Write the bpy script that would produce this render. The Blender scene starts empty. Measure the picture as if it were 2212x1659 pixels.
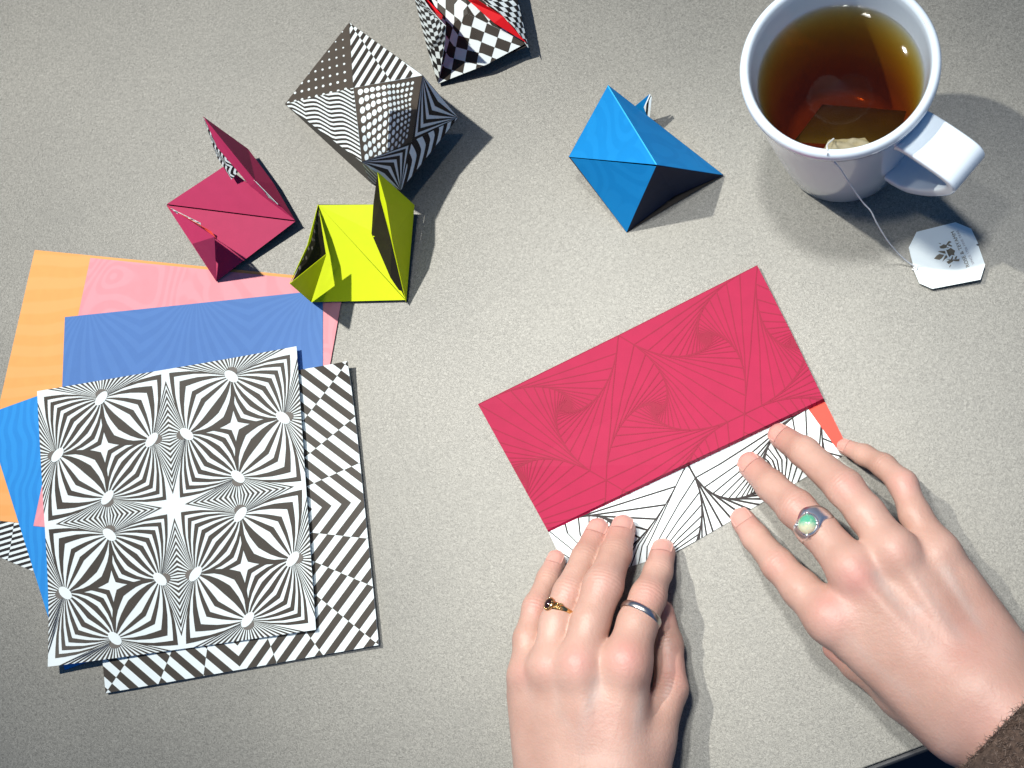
import bpy, math, random
import numpy as np
from mathutils import Vector, Matrix
random.seed(7); rng = np.random.default_rng(7)
sc = bpy.context.scene
COL = sc.collection
CM = 0.01

# ------------------------------------------------------------ camera
FPX, TX, TY, HC = 3200.0, 0.220, 0.234, 71.3
cxr, sxr, cyr, syr = math.cos(TX), math.sin(TX), math.cos(TY), math.sin(TY)
RM = np.array([[cyr,0,syr],[0,1,0],[-syr,0,cyr]]) @ np.array([[1,0,0],[0,cxr,-sxr],[0,sxr,cxr]])
def at(x, y, h=0.0):
    """world point (cm) seen at picture place x,y when it is h cm above the table"""
    d = RM @ np.array([x-1105.5, -(y-829.5), -FPX])
    t = (h-HC)/d[2]
    return np.array([d[0]*t, d[1]*t, h])
def pxcm(p):
    """picture units per cm at a world point"""
    q = RM.T @ (np.array(p)-np.array([0,0,HC]))
    return FPX/(-q[2])
cam_d = bpy.data.cameras.new('camera'); cam = bpy.data.objects.new('camera', cam_d); COL.objects.link(cam)
cam_d.sensor_width = 36; cam_d.lens = FPX/2211*36; cam_d.clip_start = .01; cam_d.clip_end = 50
mw = Matrix([list(RM[0])+[0], list(RM[1])+[0], list(RM[2])+[HC*CM], [0,0,0,1]])
cam.matrix_world = mw
sc.camera = cam
# ------------------------------------------------------------ light
world = bpy.data.worlds.new('World'); sc.world = world; world.use_nodes = True
wn = world.node_tree.nodes; bg = wn['Background']
bg.inputs[0].default_value = (.16,.43,1.0,1); bg.inputs[1].default_value = .24
sc.view_settings.view_transform = 'Standard'; sc.view_settings.look = 'None'
sc.view_settings.exposure = 0; sc.view_settings.gamma = 1
def spot(name, pos, aim, power, color, size, angle, blend):
    l = bpy.data.lights.new(name, 'SPOT'); l.energy = power; l.color = color
    l.shadow_soft_size = size; l.spot_size = math.radians(angle); l.spot_blend = blend
    o = bpy.data.objects.new(name, l); COL.objects.link(o)
    o.location = Vector(pos)*CM
    o.rotation_euler = (Vector(aim)-Vector(pos)).to_track_quat('-Z','Y').to_euler()
    return o
PA = at(1446, 429)+np.array([-67.5, 37.5, 150])
spot('ceiling_spot_lamp', PA, at(640,420), 146, (1,.965,.88), .018, 37, 1.0)
PB = at(1838, 301)+np.array([-5, 21, 150])
spot('ceiling_spot_lamp', PB, at(1960,1120), 68, (1,.985,.94), .07, 25, 1.0)
PC = at(700,700)+np.array([0, 0, 150])
spot('ceiling_spot_lamp', PC, at(1640,1420), 44, (1,.985,.93), .05, 24, 1.0)

# ------------------------------------------------------------ helpers
def tag(o, label=None, cat=None, group=None, kind=None):
    if label: o['label'] = label
    if cat: o['category'] = cat
    if group: o['group'] = group
    if kind: o['kind'] = kind
    return o
def empty(name, loc_cm, label, cat, group=None):
    o = bpy.data.objects.new(name, None); COL.objects.link(o); o.location = Vector(loc_cm)*CM
    o.empty_display_size = .01
    return tag(o, label, cat, group)
def mesh_obj(name, verts, faces, mats, mi=None, parent=None, smooth=False):
    """verts in cm, world"""
    me = bpy.data.meshes.new(name)
    off = np.array(parent_loc(parent))
    vv = (np.asarray(verts, float)*CM - off)
    me.from_pydata(vv.tolist(), [], [list(map(int,f)) for f in faces])
    for m in mats: me.materials.append(m)
    if mi is not None: me.polygons.foreach_set('material_index', list(mi))
    me.polygons.foreach_set('use_smooth', [smooth]*len(me.polygons))
    me.update()
    o = bpy.data.objects.new(name, me); COL.objects.link(o)
    if parent: o.parent = parent
    return o
def parent_loc(p):
    v = Vector((0,0,0))
    while p is not None:
        v += p.location; p = p.parent
    return v
def setorigin(o, c_cm):
    """move a top-level mesh's origin to c"""
    c = Vector(c_cm)*CM
    o.data.transform(Matrix.Translation(-c)); o.location = c
# ---- materials
def mat(name):
    m = bpy.data.materials.new(name); m.use_nodes = True
    nt = m.node_tree; return m, nt, nt.nodes['Principled BSDF'], nt.nodes['Material Output']
def node(nt, t, **kw):
    n = nt.nodes.new(t)
    for k, v in kw.items():
        if k.startswith('i_'): n.inputs[int(k[2:])].default_value = v
        else: setattr(n, k, v)
    return n
def noise_bump(nt, bsdf, scale, strength, dist=.0002, detail=4, coord='Object'):
    tc = node(nt,'ShaderNodeTexCoord'); nz = node(nt,'ShaderNodeTexNoise'); nz.inputs['Scale'].default_value = scale
    nz.inputs['Detail'].default_value = detail
    b = node(nt,'ShaderNodeBump'); b.inputs['Strength'].default_value = strength; b.inputs['Distance'].default_value = dist
    nt.links.new(tc.outputs[coord], nz.inputs['Vector']); nt.links.new(nz.outputs['Fac'], b.inputs['Height'])
    nt.links.new(b.outputs[0], bsdf.inputs['Normal'])
    return tc, nz, b
def paper(name, col, rough=.55, trans=.12, var=.06):
    m, nt, b, out = mat(name)
    b.inputs['Roughness'].default_value = rough
    b.inputs['Specular IOR Level'].default_value = .16
    tc, nz, bp = noise_bump(nt, b, 900, .25, .0001)
    n2 = node(nt,'ShaderNodeTexNoise'); n2.inputs['Scale'].default_value = 160; n2.inputs['Detail'].default_value = 5
    nt.links.new(tc.outputs['Object'], n2.inputs['Vector'])
    mx = node(nt,'ShaderNodeMix', data_type='RGBA')
    mx.inputs[6].default_value = (*[c*(1-var*2) for c in col],1); mx.inputs[7].default_value = (*[min(1,c*(1+var*2)) for c in col],1)
    nt.links.new(n2.outputs['Fac'], mx.inputs[0]); nt.links.new(mx.outputs[2], b.inputs['Base Color'])
    if trans:
        tr = node(nt,'ShaderNodeBsdfTranslucent'); ms = node(nt,'ShaderNodeMixShader'); ms.inputs[0].default_value = trans
        nt.links.new(mx.outputs[2], tr.inputs[0]); nt.links.new(b.outputs[0], ms.inputs[1]); nt.links.new(tr.outputs[0], ms.inputs[2])
        nt.links.new(ms.outputs[0], out.inputs[0])
    m['mix'] = mx.name
    return m
def printed(name, col, col2, kind, scale, amount=.6, trans=.1):
    """coloured sheet with a faint tone-on-tone printed figure"""
    m = paper(name, col, trans=trans, var=.03); nt = m.node_tree
    mx0 = nt.nodes[m['mix']]
    tc = node(nt,'ShaderNodeTexCoord')
    nz = node(nt,'ShaderNodeTexNoise'); nz.inputs['Scale'].default_value = 14; nz.inputs['Detail'].default_value = 1
    nt.links.new(tc.outputs['Object'], nz.inputs['Vector'])
    mpv = node(nt,'ShaderNodeMixRGB'); mpv.inputs[0].default_value = {'bands':.06,'rings':.10,'rays':.02,'moire':.05}[kind]
    nt.links.new(tc.outputs['Object'], mpv.inputs[1]); nt.links.new(nz.outputs['Color'], mpv.inputs[2])
    if kind == 'rings':
        vo = node(nt,'ShaderNodeTexVoronoi'); vo.inputs['Scale'].default_value = 26
        nt.links.new(mpv.outputs[0], vo.inputs['Vector'])
        ma = node(nt,'ShaderNodeMath', operation='MULTIPLY', i_1=scale); nt.links.new(vo.outputs['Distance'], ma.inputs[0])
        sn = node(nt,'ShaderNodeMath', operation='SINE'); nt.links.new(ma.outputs[0], sn.inputs[0])
        src = sn.outputs[0]
    elif kind == 'rays':
        sp = node(nt,'ShaderNodeSeparateXYZ'); nt.links.new(mpv.outputs[0], sp.inputs[0])
        a1 = node(nt,'ShaderNodeMath', operation='ADD', i_1=-.01); nt.links.new(sp.outputs[0], a1.inputs[0])
        ab = node(nt,'ShaderNodeMath', operation='PINGPONG', i_1=.032); nt.links.new(a1.outputs[0], ab.inputs[0])
        a2 = node(nt,'ShaderNodeMath', operation='ADD', i_1=-.085); nt.links.new(sp.outputs[1], a2.inputs[0])
        at2 = node(nt,'ShaderNodeMath', operation='ARCTAN2'); nt.links.new(a2.outputs[0], at2.inputs[0]); nt.links.new(ab.outputs[0], at2.inputs[1])
        ma = node(nt,'ShaderNodeMath', operation='MULTIPLY', i_1=scale); nt.links.new(at2.outputs[0], ma.inputs[0])
        sn = node(nt,'ShaderNodeMath', operation='SINE'); nt.links.new(ma.outputs[0], sn.inputs[0]); src = sn.outputs[0]
    else:
        wv = node(nt,'ShaderNodeTexWave'); wv.inputs['Scale'].default_value = scale
        wv.bands_direction = 'Y' if kind == 'bands' else 'X'
        wv.inputs['Distortion'].default_value = 4 if kind == 'bands' else 9
        wv.inputs['Detail'].default_value = 1; wv.inputs['Detail Scale'].default_value = .6
        nt.links.new(tc.outputs['Object'], wv.inputs['Vector']); src = wv.outputs['Fac']
    rp = node(nt,'ShaderNodeMapRange'); rp.inputs[1].default_value = -.3 if kind in('rings','rays') else .35; rp.inputs[2].default_value = .4 if kind in('rings','rays') else .65
    rp.inputs[4].default_value = amount
    nt.links.new(src, rp.inputs[0])
    mx = node(nt,'ShaderNodeMix', data_type='RGBA'); mx.inputs[7].default_value = (*col2,1)
    outs = [l for l in nt.links if l.from_node == mx0 and l.from_socket == mx0.outputs[2]]
    dests = [l.to_socket for l in outs]
    nt.links.new(mx0.outputs[2], mx.inputs[6]); nt.links.new(rp.outputs[0], mx.inputs[0])
    for d in dests: nt.links.new(mx.outputs[2], d)
    return m
def simple(name, col, rough=.5, metal=0, spec=.5, bump=None):
    m, nt, b, out = mat(name)
    b.inputs['Base Color'].default_value = (*col,1); b.inputs['Roughness'].default_value = rough
    b.inputs['Metallic'].default_value = metal; b.inputs['Specular IOR Level'].default_value = spec
    if bump: noise_bump(nt, b, *bump)
    return m
def shaded_noise(m, scale, amt):
    nt = m.node_tree; b = nt.nodes['Principled BSDF']; col = b.inputs['Base Color'].default_value[:]
    tc = node(nt,'ShaderNodeTexCoord'); nz = node(nt,'ShaderNodeTexNoise'); nz.inputs['Scale'].default_value = scale; nz.inputs['Detail'].default_value = 6
    nt.links.new(tc.outputs['Object'], nz.inputs['Vector'])
    mx = node(nt,'ShaderNodeMix', data_type='RGBA'); mx.inputs[6].default_value = [c*(1-amt) for c in col[:3]]+[1]; mx.inputs[7].default_value = [min(1,c*(1+amt)) for c in col[:3]]+[1]
    nt.links.new(nz.outputs['Fac'], mx.inputs[0]); nt.links.new(mx.outputs[2], b.inputs['Base Color'])
    return m
M_WHITE = paper('paper_white', (.82,.90,.90), trans=.06, var=.02)
M_INK = paper('printed_ink', (.050,.042,.034), rough=.45, trans=0, var=.12)
M_INK2 = paper('printed_ink_dark', (.022,.020,.020), rough=.4, trans=0, var=.1)

# ---- flat print kit: convex polygons in uv, clipped to triangles
def clip(poly, tri):
    out = [tuple(p) for p in poly]
    ar = sum((tri[i][0]*tri[(i+1)%len(tri)][1]-tri[(i+1)%len(tri)][0]*tri[i][1]) for i in range(len(tri)))
    sg = 1 if ar > 0 else -1
    for i in range(len(tri)):
        a, b = tri[i], tri[(i+1)%len(tri)]
        def side(p): return sg*((b[0]-a[0])*(p[1]-a[1])-(b[1]-a[1])*(p[0]-a[0]))
        new = []
        for j in range(len(out)):
            p, q = out[j], out[(j+1)%len(out)]
            sp, sq = side(p), side(q)
            if sp >= 0: new.append(p)
            if (sp > 0 and sq < 0) or (sp < 0 and sq > 0):
                t = sp/(sp-sq); new.append((p[0]+t*(q[0]-p[0]), p[1]+t*(q[1]-p[1])))
        out = new
        if len(out) < 3: return []
    a2 = sum((out[i][0]*out[(i+1)%len(out)][1]-out[(i+1)%len(out)][0]*out[i][1]) for i in range(len(out)))
    if abs(a2) < 1e-7: return []
    return out
CAMP = np.array([0,0,HC])
def panel(name, parent, pts, faces, uvs, front, back, ink=(), inkmats=(), thick=.025, lift=.008):
    """sheet of folded paper: pts = 3D corners (cm), faces = index tuples; ink = [(uv polygon, ink material no)]"""
    pts = [np.array(p, float) for p in pts]
    tris = []
    for f in faces:
        for k in range(1, len(f)-1): tris.append((f[0], f[k], f[k+1]))
    nv = [np.zeros(3) for _ in pts]; fixed = []
    for t in tris:
        n = np.cross(pts[t[1]]-pts[t[0]], pts[t[2]]-pts[t[0]]); c = (pts[t[0]]+pts[t[1]]+pts[t[2]])/3
        if n @ (CAMP-c) < 0: n = -n; t = (t[0], t[2], t[1])
        n = n/np.linalg.norm(n); fixed.append((t, n))
        for i in t: nv[i] = nv[i]+n
    nv = [n/(np.linalg.norm(n)+1e-9) for n in nv]
    V = [p for p in pts]+[p-n*thick for p, n in zip(pts, nv)]; N = len(pts)
    F = []; MI = []; edges = {}
    for t, n in fixed:
        F.append(t); MI.append(0); F.append((t[0]+N, t[2]+N, t[1]+N)); MI.append(1)
        for a, b in ((t[0],t[1]),(t[1],t[2]),(t[2],t[0])): edges[(a,b)] = 1
    for (a, b) in edges:
        if (b, a) not in edges: F.append((b, a, a+N, b+N)); MI.append(0)
    if ink:
        for t, n in fixed:
            tu = [uvs[i] for i in t]
            A = np.array([[tu[0][0],tu[1][0],tu[2][0]],[tu[0][1],tu[1][1],tu[2][1]],[1,1,1]])
            Ai = np.linalg.inv(A)
            for ik, (poly, im) in enumerate(ink):
                c = clip(poly, tu)
                if not c: continue
                base = len(V)
                w = Ai @ np.array([[p[0] for p in c],[p[1] for p in c],[1]*len(c)])
                P = w.T @ np.array([pts[t[0]],pts[t[1]],pts[t[2]]]) + n*(lift+.003*im+.00018*(ik%37))
                V += list(P); F.append(tuple(range(base, base+len(c)))); MI.append(2+im)
    return mesh_obj(name, V, F, [front, back]+list(inkmats), MI, parent)
def line(p, q, w):
    d = np.array(q, float)-np.array(p, float); L = np.linalg.norm(d)+1e-9; n = np.array([-d[1], d[0]])/L*w/2
    p = np.array(p); q = np.array(q)
    return [tuple(p+n), tuple(q+n), tuple(q-n), tuple(p-n)]
def disc(c, r, n=10, ry=None, rot=0):
    ry = ry or r; o = []
    for k in range(n):
        a = 2*math.pi*k/n; x, y = r*math.cos(a), ry*math.sin(a)
        o.append((c[0]+x*math.cos(rot)-y*math.sin(rot), c[1]+x*math.sin(rot)+y*math.cos(rot)))
    return o

# ================================================================ SETTING
floor = mesh_obj('floor', [(-400,-400,-73),(400,-400,-73),(400,400,-73),(-400,400,-73)], [(0,1,2,3)],
    [shaded_noise(simple('floor_dark', (.02,.022,.03), .6), 3, .3)])
tag(floor, 'dark floor far below the table edge', kind='structure')
# ---- table
def table_material():
    m, nt, b, out = mat('speckled_laminate')
    tc = node(nt,'ShaderNodeTexCoord')
    n1 = node(nt,'ShaderNodeTexNoise'); n1.inputs['Scale'].default_value = 950; n1.inputs['Detail'].default_value = 5; n1.inputs['Roughness'].default_value = .6; n1.inputs['Distortion'].default_value = 1.4
    n2 = node(nt,'ShaderNodeTexNoise'); n2.inputs['Scale'].default_value = 9; n2.inputs['Detail'].default_value = 4
    n3 = node(nt,'ShaderNodeTexNoise'); n3.inputs['Scale'].default_value = 1100; n3.inputs['Detail'].default_value = 2
    for n in (n1,n2,n3): nt.links.new(tc.outputs['Object'], n.inputs['Vector'])
    r = node(nt,'ShaderNodeValToRGB')
    e = r.color_ramp.elements
    e[0].position = .36; e[0].color = (.155,.15,.13,1); e[1].position = .66; e[1].color = (.33,.32,.278,1)
    x = e.new(.5); x.color = (.24,.233,.202,1)
    nt.links.new(n1.outputs['Fac'], r.inputs[0])
    mx = node(nt,'ShaderNodeMix', data_type='RGBA', blend_type='MULTIPLY'); mx.inputs[0].default_value = 1
    r2 = node(nt,'ShaderNodeValToRGB'); r2.color_ramp.elements[0].position = .3; r2.color_ramp.elements[0].color = (.80,.81,.82,1); r2.color_ramp.elements[1].position = .7; r2.color_ramp.elements[1].color = (1.0,1,1,1)
    nt.links.new(n2.outputs['Fac'], r2.inputs[0]); nt.links.new(r.outputs[0], mx.inputs[6]); nt.links.new(r2.outputs[0], mx.inputs[7])
    nt.links.new(mx.outputs[2], b.inputs['Base Color'])
    b.inputs['Roughness'].default_value = .40; b.inputs['Specular IOR Level'].default_value = .46
    bp = node(nt,'ShaderNodeBump'); bp.inputs['Strength'].default_value = .5; bp.inputs['Distance'].default_value = .0003
    nt.links.new(n1.outputs['Fac'], bp.inputs['Height']); nt.links.new(bp.outputs[0], b.inputs['Normal'])
    return m
M_TABLE = table_material()
M_EDGE = simple('table_edge_black', (.02,.022,.026), .4, bump=(300,.3,.0002))
E1, E2 = at(1864,1659), at(2019,1601)
ed = (E2-E1)/np.linalg.norm(E2-E1)           # direction of the near table edge
en = np.array([-ed[1], ed[0], 0])            # towards the table
T0 = E1-ed*75; T1 = E1+ed*45
table = empty('table', E1, 'pale speckled laminate table top with black edge, under everything else', 'table')
def prism(name, base, z0, z1, m, parent=None, bev=0):
    n = len(base); V = [(p[0],p[1],z0) for p in base]+[(p[0],p[1],z1) for p in base]
    F = [tuple(range(n))[::-1], tuple(range(n, 2*n))]+[(i,(i+1)%n,(i+1)%n+n,i+n) for i in range(n)]
    o = mesh_obj(name, V, F, [m], None, parent)
    if bev:
        b = o.modifiers.new('bevel','BEVEL'); b.width = bev*CM; b.segments = 3
    return o
Q = [T0, T1, T1+en*80, T0+en*80]
prism('tabletop', Q, -.25, 0, M_TABLE, table, .06)
Q2 = [T0+en*.25-ed*.0, T1+en*.25, T1+en*79.7, T0+en*79.7]
prism('edge_band', [T0-en*.30, T1-en*.30, T1+en*79.6, T0+en*79.6], -2.8, -.254, M_EDGE, table, .12)
def rect(c, hx, hy): return [c+ed*sx*hx+en*sy*hy for sx, sy in ((-1,-1),(1,-1),(1,1),(-1,1))]
prism('pedestal', rect(E1+ed*-15+en*40, 4, 4), -71, -2.81, M_EDGE, table)
prism('foot_plate', rect(E1+ed*-15+en*40, 24, 24), -73+.01, -71.01, M_EDGE, table)

# ================================================================ PAPER STACK
def sheet(name, corners, z, m, label, ink=(), inkmats=(), group='sheets in the paper stack', grid=12, curl=None, thick=.02, lift=.008, white_back=None):
    """corners: picture places TL,TR,BR,BL; bilinear sheet on grid; z function or number"""
    zf = z if callable(z) else (lambda u, v: z)
    C = [at(*c, zf(u, v)) for c, (u, v) in zip(corners, ((0,0),(1,0),(1,1),(0,1)))]
    def P(u, v):
        p = C[0]*(1-u)*(1-v)+C[1]*u*(1-v)+C[2]*u*v+C[3]*(1-u)*v; p = p.copy(); p[2] = zf(u, v); return p
    V = []; F = []; MI = []
    g = grid
    for s in (0, 1):
        for j in range(g+1):
            for i in range(g+1): V.append(P(i/g, j/g)-np.array([0,0,thick*s]))
    n = (g+1)**2
    for j in range(g):
        for i in range(g):
            a = j*(g+1)+i; F.append((a, a+g+1, a+g+2, a+1)); MI.append(0); F.append((a+n, a+1+n, a+g+2+n, a+g+1+n)); MI.append(1)
    bd = [i for i in range(g+1)]+[j*(g+1)+g for j in range(1,g+1)]+[g*(g+1)+i for i in range(g-1,-1,-1)]+[j*(g+1) for j in range(g-1,0,-1)]
    for k in range(len(bd)):
        a, b = bd[k], bd[(k+1)%len(bd)]; F.append((a, b, b+n, a+n)); MI.append(1)
    sq = [(0,0),(1,0),(1,1),(0,1)]
    for ik, (poly, im) in enumerate(ink):
        c = clip(poly, sq)
        if not c: continue
        base = len(V); V += [P(*p)+np.array([0,0,lift+im*.008+.00018*(ik%37)]) for p in c]; F.append(tuple(range(base+len(c)-1, base-1, -1))); MI.append(2+im)
    o = mesh_obj(name, V, F, [m, white_back or m]+list(inkmats), MI)
    setorigin(o, P(.5,.5)*np.array([1,1,0]))
    R = C[1]-C[0]
    tag(o, label, 'paper sheet', group)
    return o
# --- pattern A: radiating tunnels
def pattern_tunnels():
    out = []
    def X(Pt, S, C, s, t, bow=.16):
        M = S+(C-S)*t
        return Pt+(M-Pt)*s+(C-S)*bow*math.sin(math.pi*min(1,s))*(t-.45)*(1-.35*s)
    Tn = {'u':np.array([.5,.135]),'r':np.array([.865,.5]),'d':np.array([.5,.865]),'l':np.array([.135,.5])}
    S = np.array([.5,.5])
    wide = [(.06,.16),(.23,.33),(.42,.48),(.55,.61),(.70,.79),(.87,.94)]
    nar = [(.05+.099*k, .05+.099*k+.054) for k in range(9)]
    cells = [('u','r',(1,0),wide),('l','d',(0,1),wide),('u','l',(0,0),nar),('r','d',(1,1),nar)]
    tile = []
    for a, b, C, bands in cells:
        C = np.array(C, float)
        for t1, t2 in bands:
            for Pt in (Tn[a], Tn[b]):
                ss = [0,.15,.35,.6,.82,1]
                for s1, s2 in zip(ss[:-1], ss[1:]):
                    q = [X(Pt,S,C,s1,t1), X(Pt,S,C,s2,t1), X(Pt,S,C,s2,t2), X(Pt,S,C,s1,t2)]
                    tile.append(([tuple(p) for p in q], 0))
    feet = {'u':((.5,0),(1,0)),'r':((1,.5),(0,1)),'d':((.5,1),(1,0)),'l':((0,.5),(0,1))}
    for k, Pt in Tn.items():
        ft, dr = feet[k]
        for sgn in (-1,1):
            for j in range(10):
                s1 = .42*(1-(j+.1)/10.2)**1.4; s2 = .42*(1-(j+.62)/10.2)**1.4
                e1 = (ft[0]+dr[0]*sgn*s1, ft[1]+dr[1]*sgn*s1); e2 = (ft[0]+dr[0]*sgn*s2, ft[1]+dr[1]*sgn*s2)
                tile.append(([tuple(Pt), e1, e2], 0))
    ell = []
    rots = {'u':-.75,'r':-.75,'d':-.75,'l':-.75}
    for k, Pt in Tn.items():
        tw = {'u':(0,-1),'r':(1,0),'d':(0,1),'l':(-1,0)}[k]
        ell.append((disc(Pt+np.array(tw)*.034, .046, 14, .036, 0), 1))
        ell.append((disc(Pt+np.array(tw)*.0, .062, 16, .034, rots[k]), 2))
    for i in (0,1):
        for j in (0,1):
            for poly, im in tile+ell:
                q = []
                for (x, y) in poly:
                    x2 = x if i == 0 else 1-x; y2 = y if j == 0 else 1-y
                    q.append(((i+x2)/2, (j+y2)/2))
                out.append((q, im))
    return out
def pattern_stripes(w=.035, rot=0):
    out = []; ang = [0,15,31,45,59,75,90]
    for sx in (-1,1):
        for sy in (-1,1):
            for j in range(6):
                t1, t2 = math.radians(ang[j]), math.radians(ang[j+1])
                for k in range(1, 40):
                    if (k+j) % 2: continue
                    q = []
                    for th, c in ((t1,k*w),(t1,(k+1)*w),(t2,(k+1)*w),(t2,k*w)):
                        r = c/(math.cos(th)+math.sin(th)); q.append((.5+sx*r*math.cos(th), .5+sy*r*math.sin(th)))
                    out.append((q, 0))
    return out
M_GREYINK = paper('printed_ink_grey', (.16,.145,.13), trans=0)
M_ORANGE = printed('paper_orange', (.92,.42,.13), (.93,.48,.18), 'bands', 26, .45)
M_PINK = printed('paper_pink', (.86,.33,.37), (.93,.47,.52), 'rings', 42, .25)
M_PERI = printed('paper_periwinkle', (.085,.21,.52), (.13,.29,.64), 'rays', 34, .22)
M_AZURE = printed('paper_azure', (.02,.27,.72), (.03,.34,.82), 'moire', 60, .6)
G1 = 'loose patterned sheets piled at the left'
sheet('paper_sheet', [(-60,858),(340,960),(72,1234),(-200,1120)], .02, M_WHITE,
      'black and white striped sheet at the very bottom of the pile, only its corner showing', pattern_stripes(.03), [M_INK2], G1, thick=.012)
sheet('paper_sheet', [(75,540),(648,596),(510,1178),(-58,1119)], .05, M_ORANGE, 'orange sheet with pale wavy bands at the left edge of the pile', group=G1, thick=.015)
sheet('paper_sheet', [(-33,896),(502,704),(680,1255),(140,1447)], .08, M_AZURE, 'bright azure blue sheet, tilted, peeking out left of the tunnel pattern sheet', group=G1, thick=.015)
sheet('paper_sheet', [(195,557),(744,612),(640,1190),(72,1136)], .11, M_PINK, 'pink sheet with pale looping lines, between the orange and the dull blue sheets', group=G1, thick=.015)
sheet('paper_sheet', [(140,685),(697,627),(697,1230),(118,1262)], .14, M_PERI, 'dull periwinkle blue sheet with faint rays, above the pink sheet', group=G1, thick=.015)
sheet('paper_sheet', [(168,868),(750,780),(818,1393),(228,1497)], lambda u,v: .22+.12*(max(0,u-.6)/.4)**2+.35*(max(0,u-.7)/.3)**2*(max(0,.3-v)/.3)**2, M_WHITE,
      'black and white sheet of broken diagonal stripes, second from the top of the pile', pattern_stripes(), [M_INK], G1, thick=.06)
sheet('paper_sheet', [(80,845),(640,748),(682,1360),(103,1440)], lambda u,v: .36+.20*(max(0,u-.55)/.45)**2+.55*(max(0,.45-u)/.45)**2*(max(0,v-.6)/.4)**2+.03*math.sin(7*u+2)*math.sin(5*v), M_WHITE,
      'black and white sheet of radiating tunnels and stars, on top of the pile', pattern_tunnels(), [M_INK, M_GREYINK, M_WHITE], G1, thick=.03)

# ================================================================ HALF-FOLDED RED SHEET
def whirl(poly, n, t, w, im=0, skip=1):
    out = []; P = [np.array(p, float) for p in poly]
    for k in range(n):
        for i in range(len(P)):
            if k >= SKIP: out.append((line(P[i], P[(i+1)%len(P)], w), im))
        P = [P[i]+(P[(i+1)%len(P)]-P[i])*t for i in range(len(P))]
    return out
SKIP = 0
def lattice(w, im=0, t=.125):
    out = []; s = .5; hgt = .42
    for r in range(-1, 4):
        y0 = r*hgt; off = 0 if r % 2 == 0 else .25
        for k in range(-2, 4):
            x = k*s+off
            a, b, c = (x, y0), (x+s, y0), (x+s/2, y0+hgt)
            out += whirl([a, b, c] if (k+r) % 2 == 0 else [a, c, b], 20, t, w, im)
            a, b, c = (x+s/2, y0+hgt), (x+s*1.5, y0+hgt), (x+s, y0)
            out += whirl([a, c, b] if (k+r) % 2 == 0 else [a, b, c], 20, t, w, im)
    return out
M_RED = paper('paper_crimson', (.385,.007,.056), trans=.10, var=.05)
M_REDINK = paper('print_dark_crimson', (.26,.005,.032), trans=0, var=.05)
M_CORAL = paper('paper_coral', (.93,.10,.07), trans=.2, var=.04)
red = empty('half_folded_paper', at(1420,900), 'crimson sheet being folded, white line patterned flap under the fingertips', 'folded paper')
rz = [(1032,873,.35),(1635,573,.30),(1778,861,.32),(1182,1145,.10)]
RP = [at(*p) for p in rz]
RP = [at(1032,873,.28), at(1335,724,.20), at(1635,573,.34), at(1708,717,.22), at(1778,861,.34), at(1480,1002,.46), at(1182,1145,.12), at(1107,1009,.18), at(1407,862,.30),
      at(1184,1149,.05), at(1482,1008,.12), at(1781,867,.08)]
panel('red_side', red, RP, [(0,1,8,7),(1,2,3,8),(7,8,5,6),(8,3,4,5),(6,5,10,9),(5,4,11,10)], [(0,0),(.5,0),(1,0),(1,.243),(1,.485),(.5,.485),(0,.485),(0,.243),(.5,.243),(0,.50),(.5,.50),(1,.50)], M_RED, M_CORAL, lattice(.0036), [M_REDINK], thick=.02)
# bend of the front edge: slightly raised lip
wp = [(1182,1144,.05),(1470,1007,.06),(1744,882,.07),(1818,985,.05),(1462,1192,.05),(1238,1262,.04)]
WP = [at(*p) for p in wp]
SKIP = 0
M_LINEINK = paper('print_black_line', (.03,.024,.024), trans=0)
wuv = [(0,0),(.48,0),(.945,0),(.985,.17),(.50,.245),(0,.245)]
panel('patterned_side', red, WP, [(0,1,4,5),(1,2,3,4)], wuv, M_WHITE, M_RED, lattice(.0050), [M_LINEINK], thick=.02)
panel('coral_margin', red, [at(1738,880,.03), at(1778,861,.05), at(1822,950,.03), at(1800,972,.02)], [(0,1,2,3)], [(0,0)]*4, M_CORAL, M_CORAL, thick=.01)

# ================================================================ ORIGAMI PIECES
# ---- small marks on the table
GO = 'folded origami creatures on the table'
def A3(L): return [at(x, y, h) for x, y, h in L]
# ---------- black and white block
def broken_stripes(w=.058):
    out = []
    regs = [([(0,0),(.55,1),(-1,1),(-1,0)],0), ([(0,0),(.55,1),(.92,1),(.25,.0)],1), ([(.25,0),(.92,1),(2,1),(2,0)],0)]
    regs[1] = ([(0,0),(.55,1),(.90,1),(.62,.5)],1); regs[2] = ([(0,0),(.62,.5),(.90,1),(2,1),(2,0)],0)
    for k in range(-12, 30):
        for rg_, par in regs:
            c0 = 2*w*k+par*w; q = []
            for c, t in ((c0,-2),(c0+w,-2),(c0+w,2),(c0,2)): q.append((c*.78+t*.62, c*.62-t*.78))
            c = clip(q, rg_)
            if c: out.append((c, 0))
    return out
def dots_grid(n, r0, r1, fan=False):
    out = []
    for i in range(n):
        for j in range(n):
            u = .06+i/n; v = .05+j/n
            out.append((disc((u, v), r0+(r1-r0)*u, 10), 0))
    return out
def stripes_pat(n, shift_lines=(.33,.66), ang=0.9, duty=.5):
    out = []; ca, sa = math.cos(ang), math.sin(ang)
    sh = [-1]+list(shift_lines)+[2]
    for k in range(-n, 2*n):
        for b in range(len(sh)-1):
            o = (b % 2)*.5
            s0 = (k+o)/n; s1 = s0+duty/n
            q = []
            for s, t in ((s0,sh[b]),(s1,sh[b]),(s1,sh[b+1]),(s0,sh[b+1])):
                q.append((s*ca-t*sa+.3, s*sa+t*ca))
            out.append((q, 0))
    return out
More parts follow.
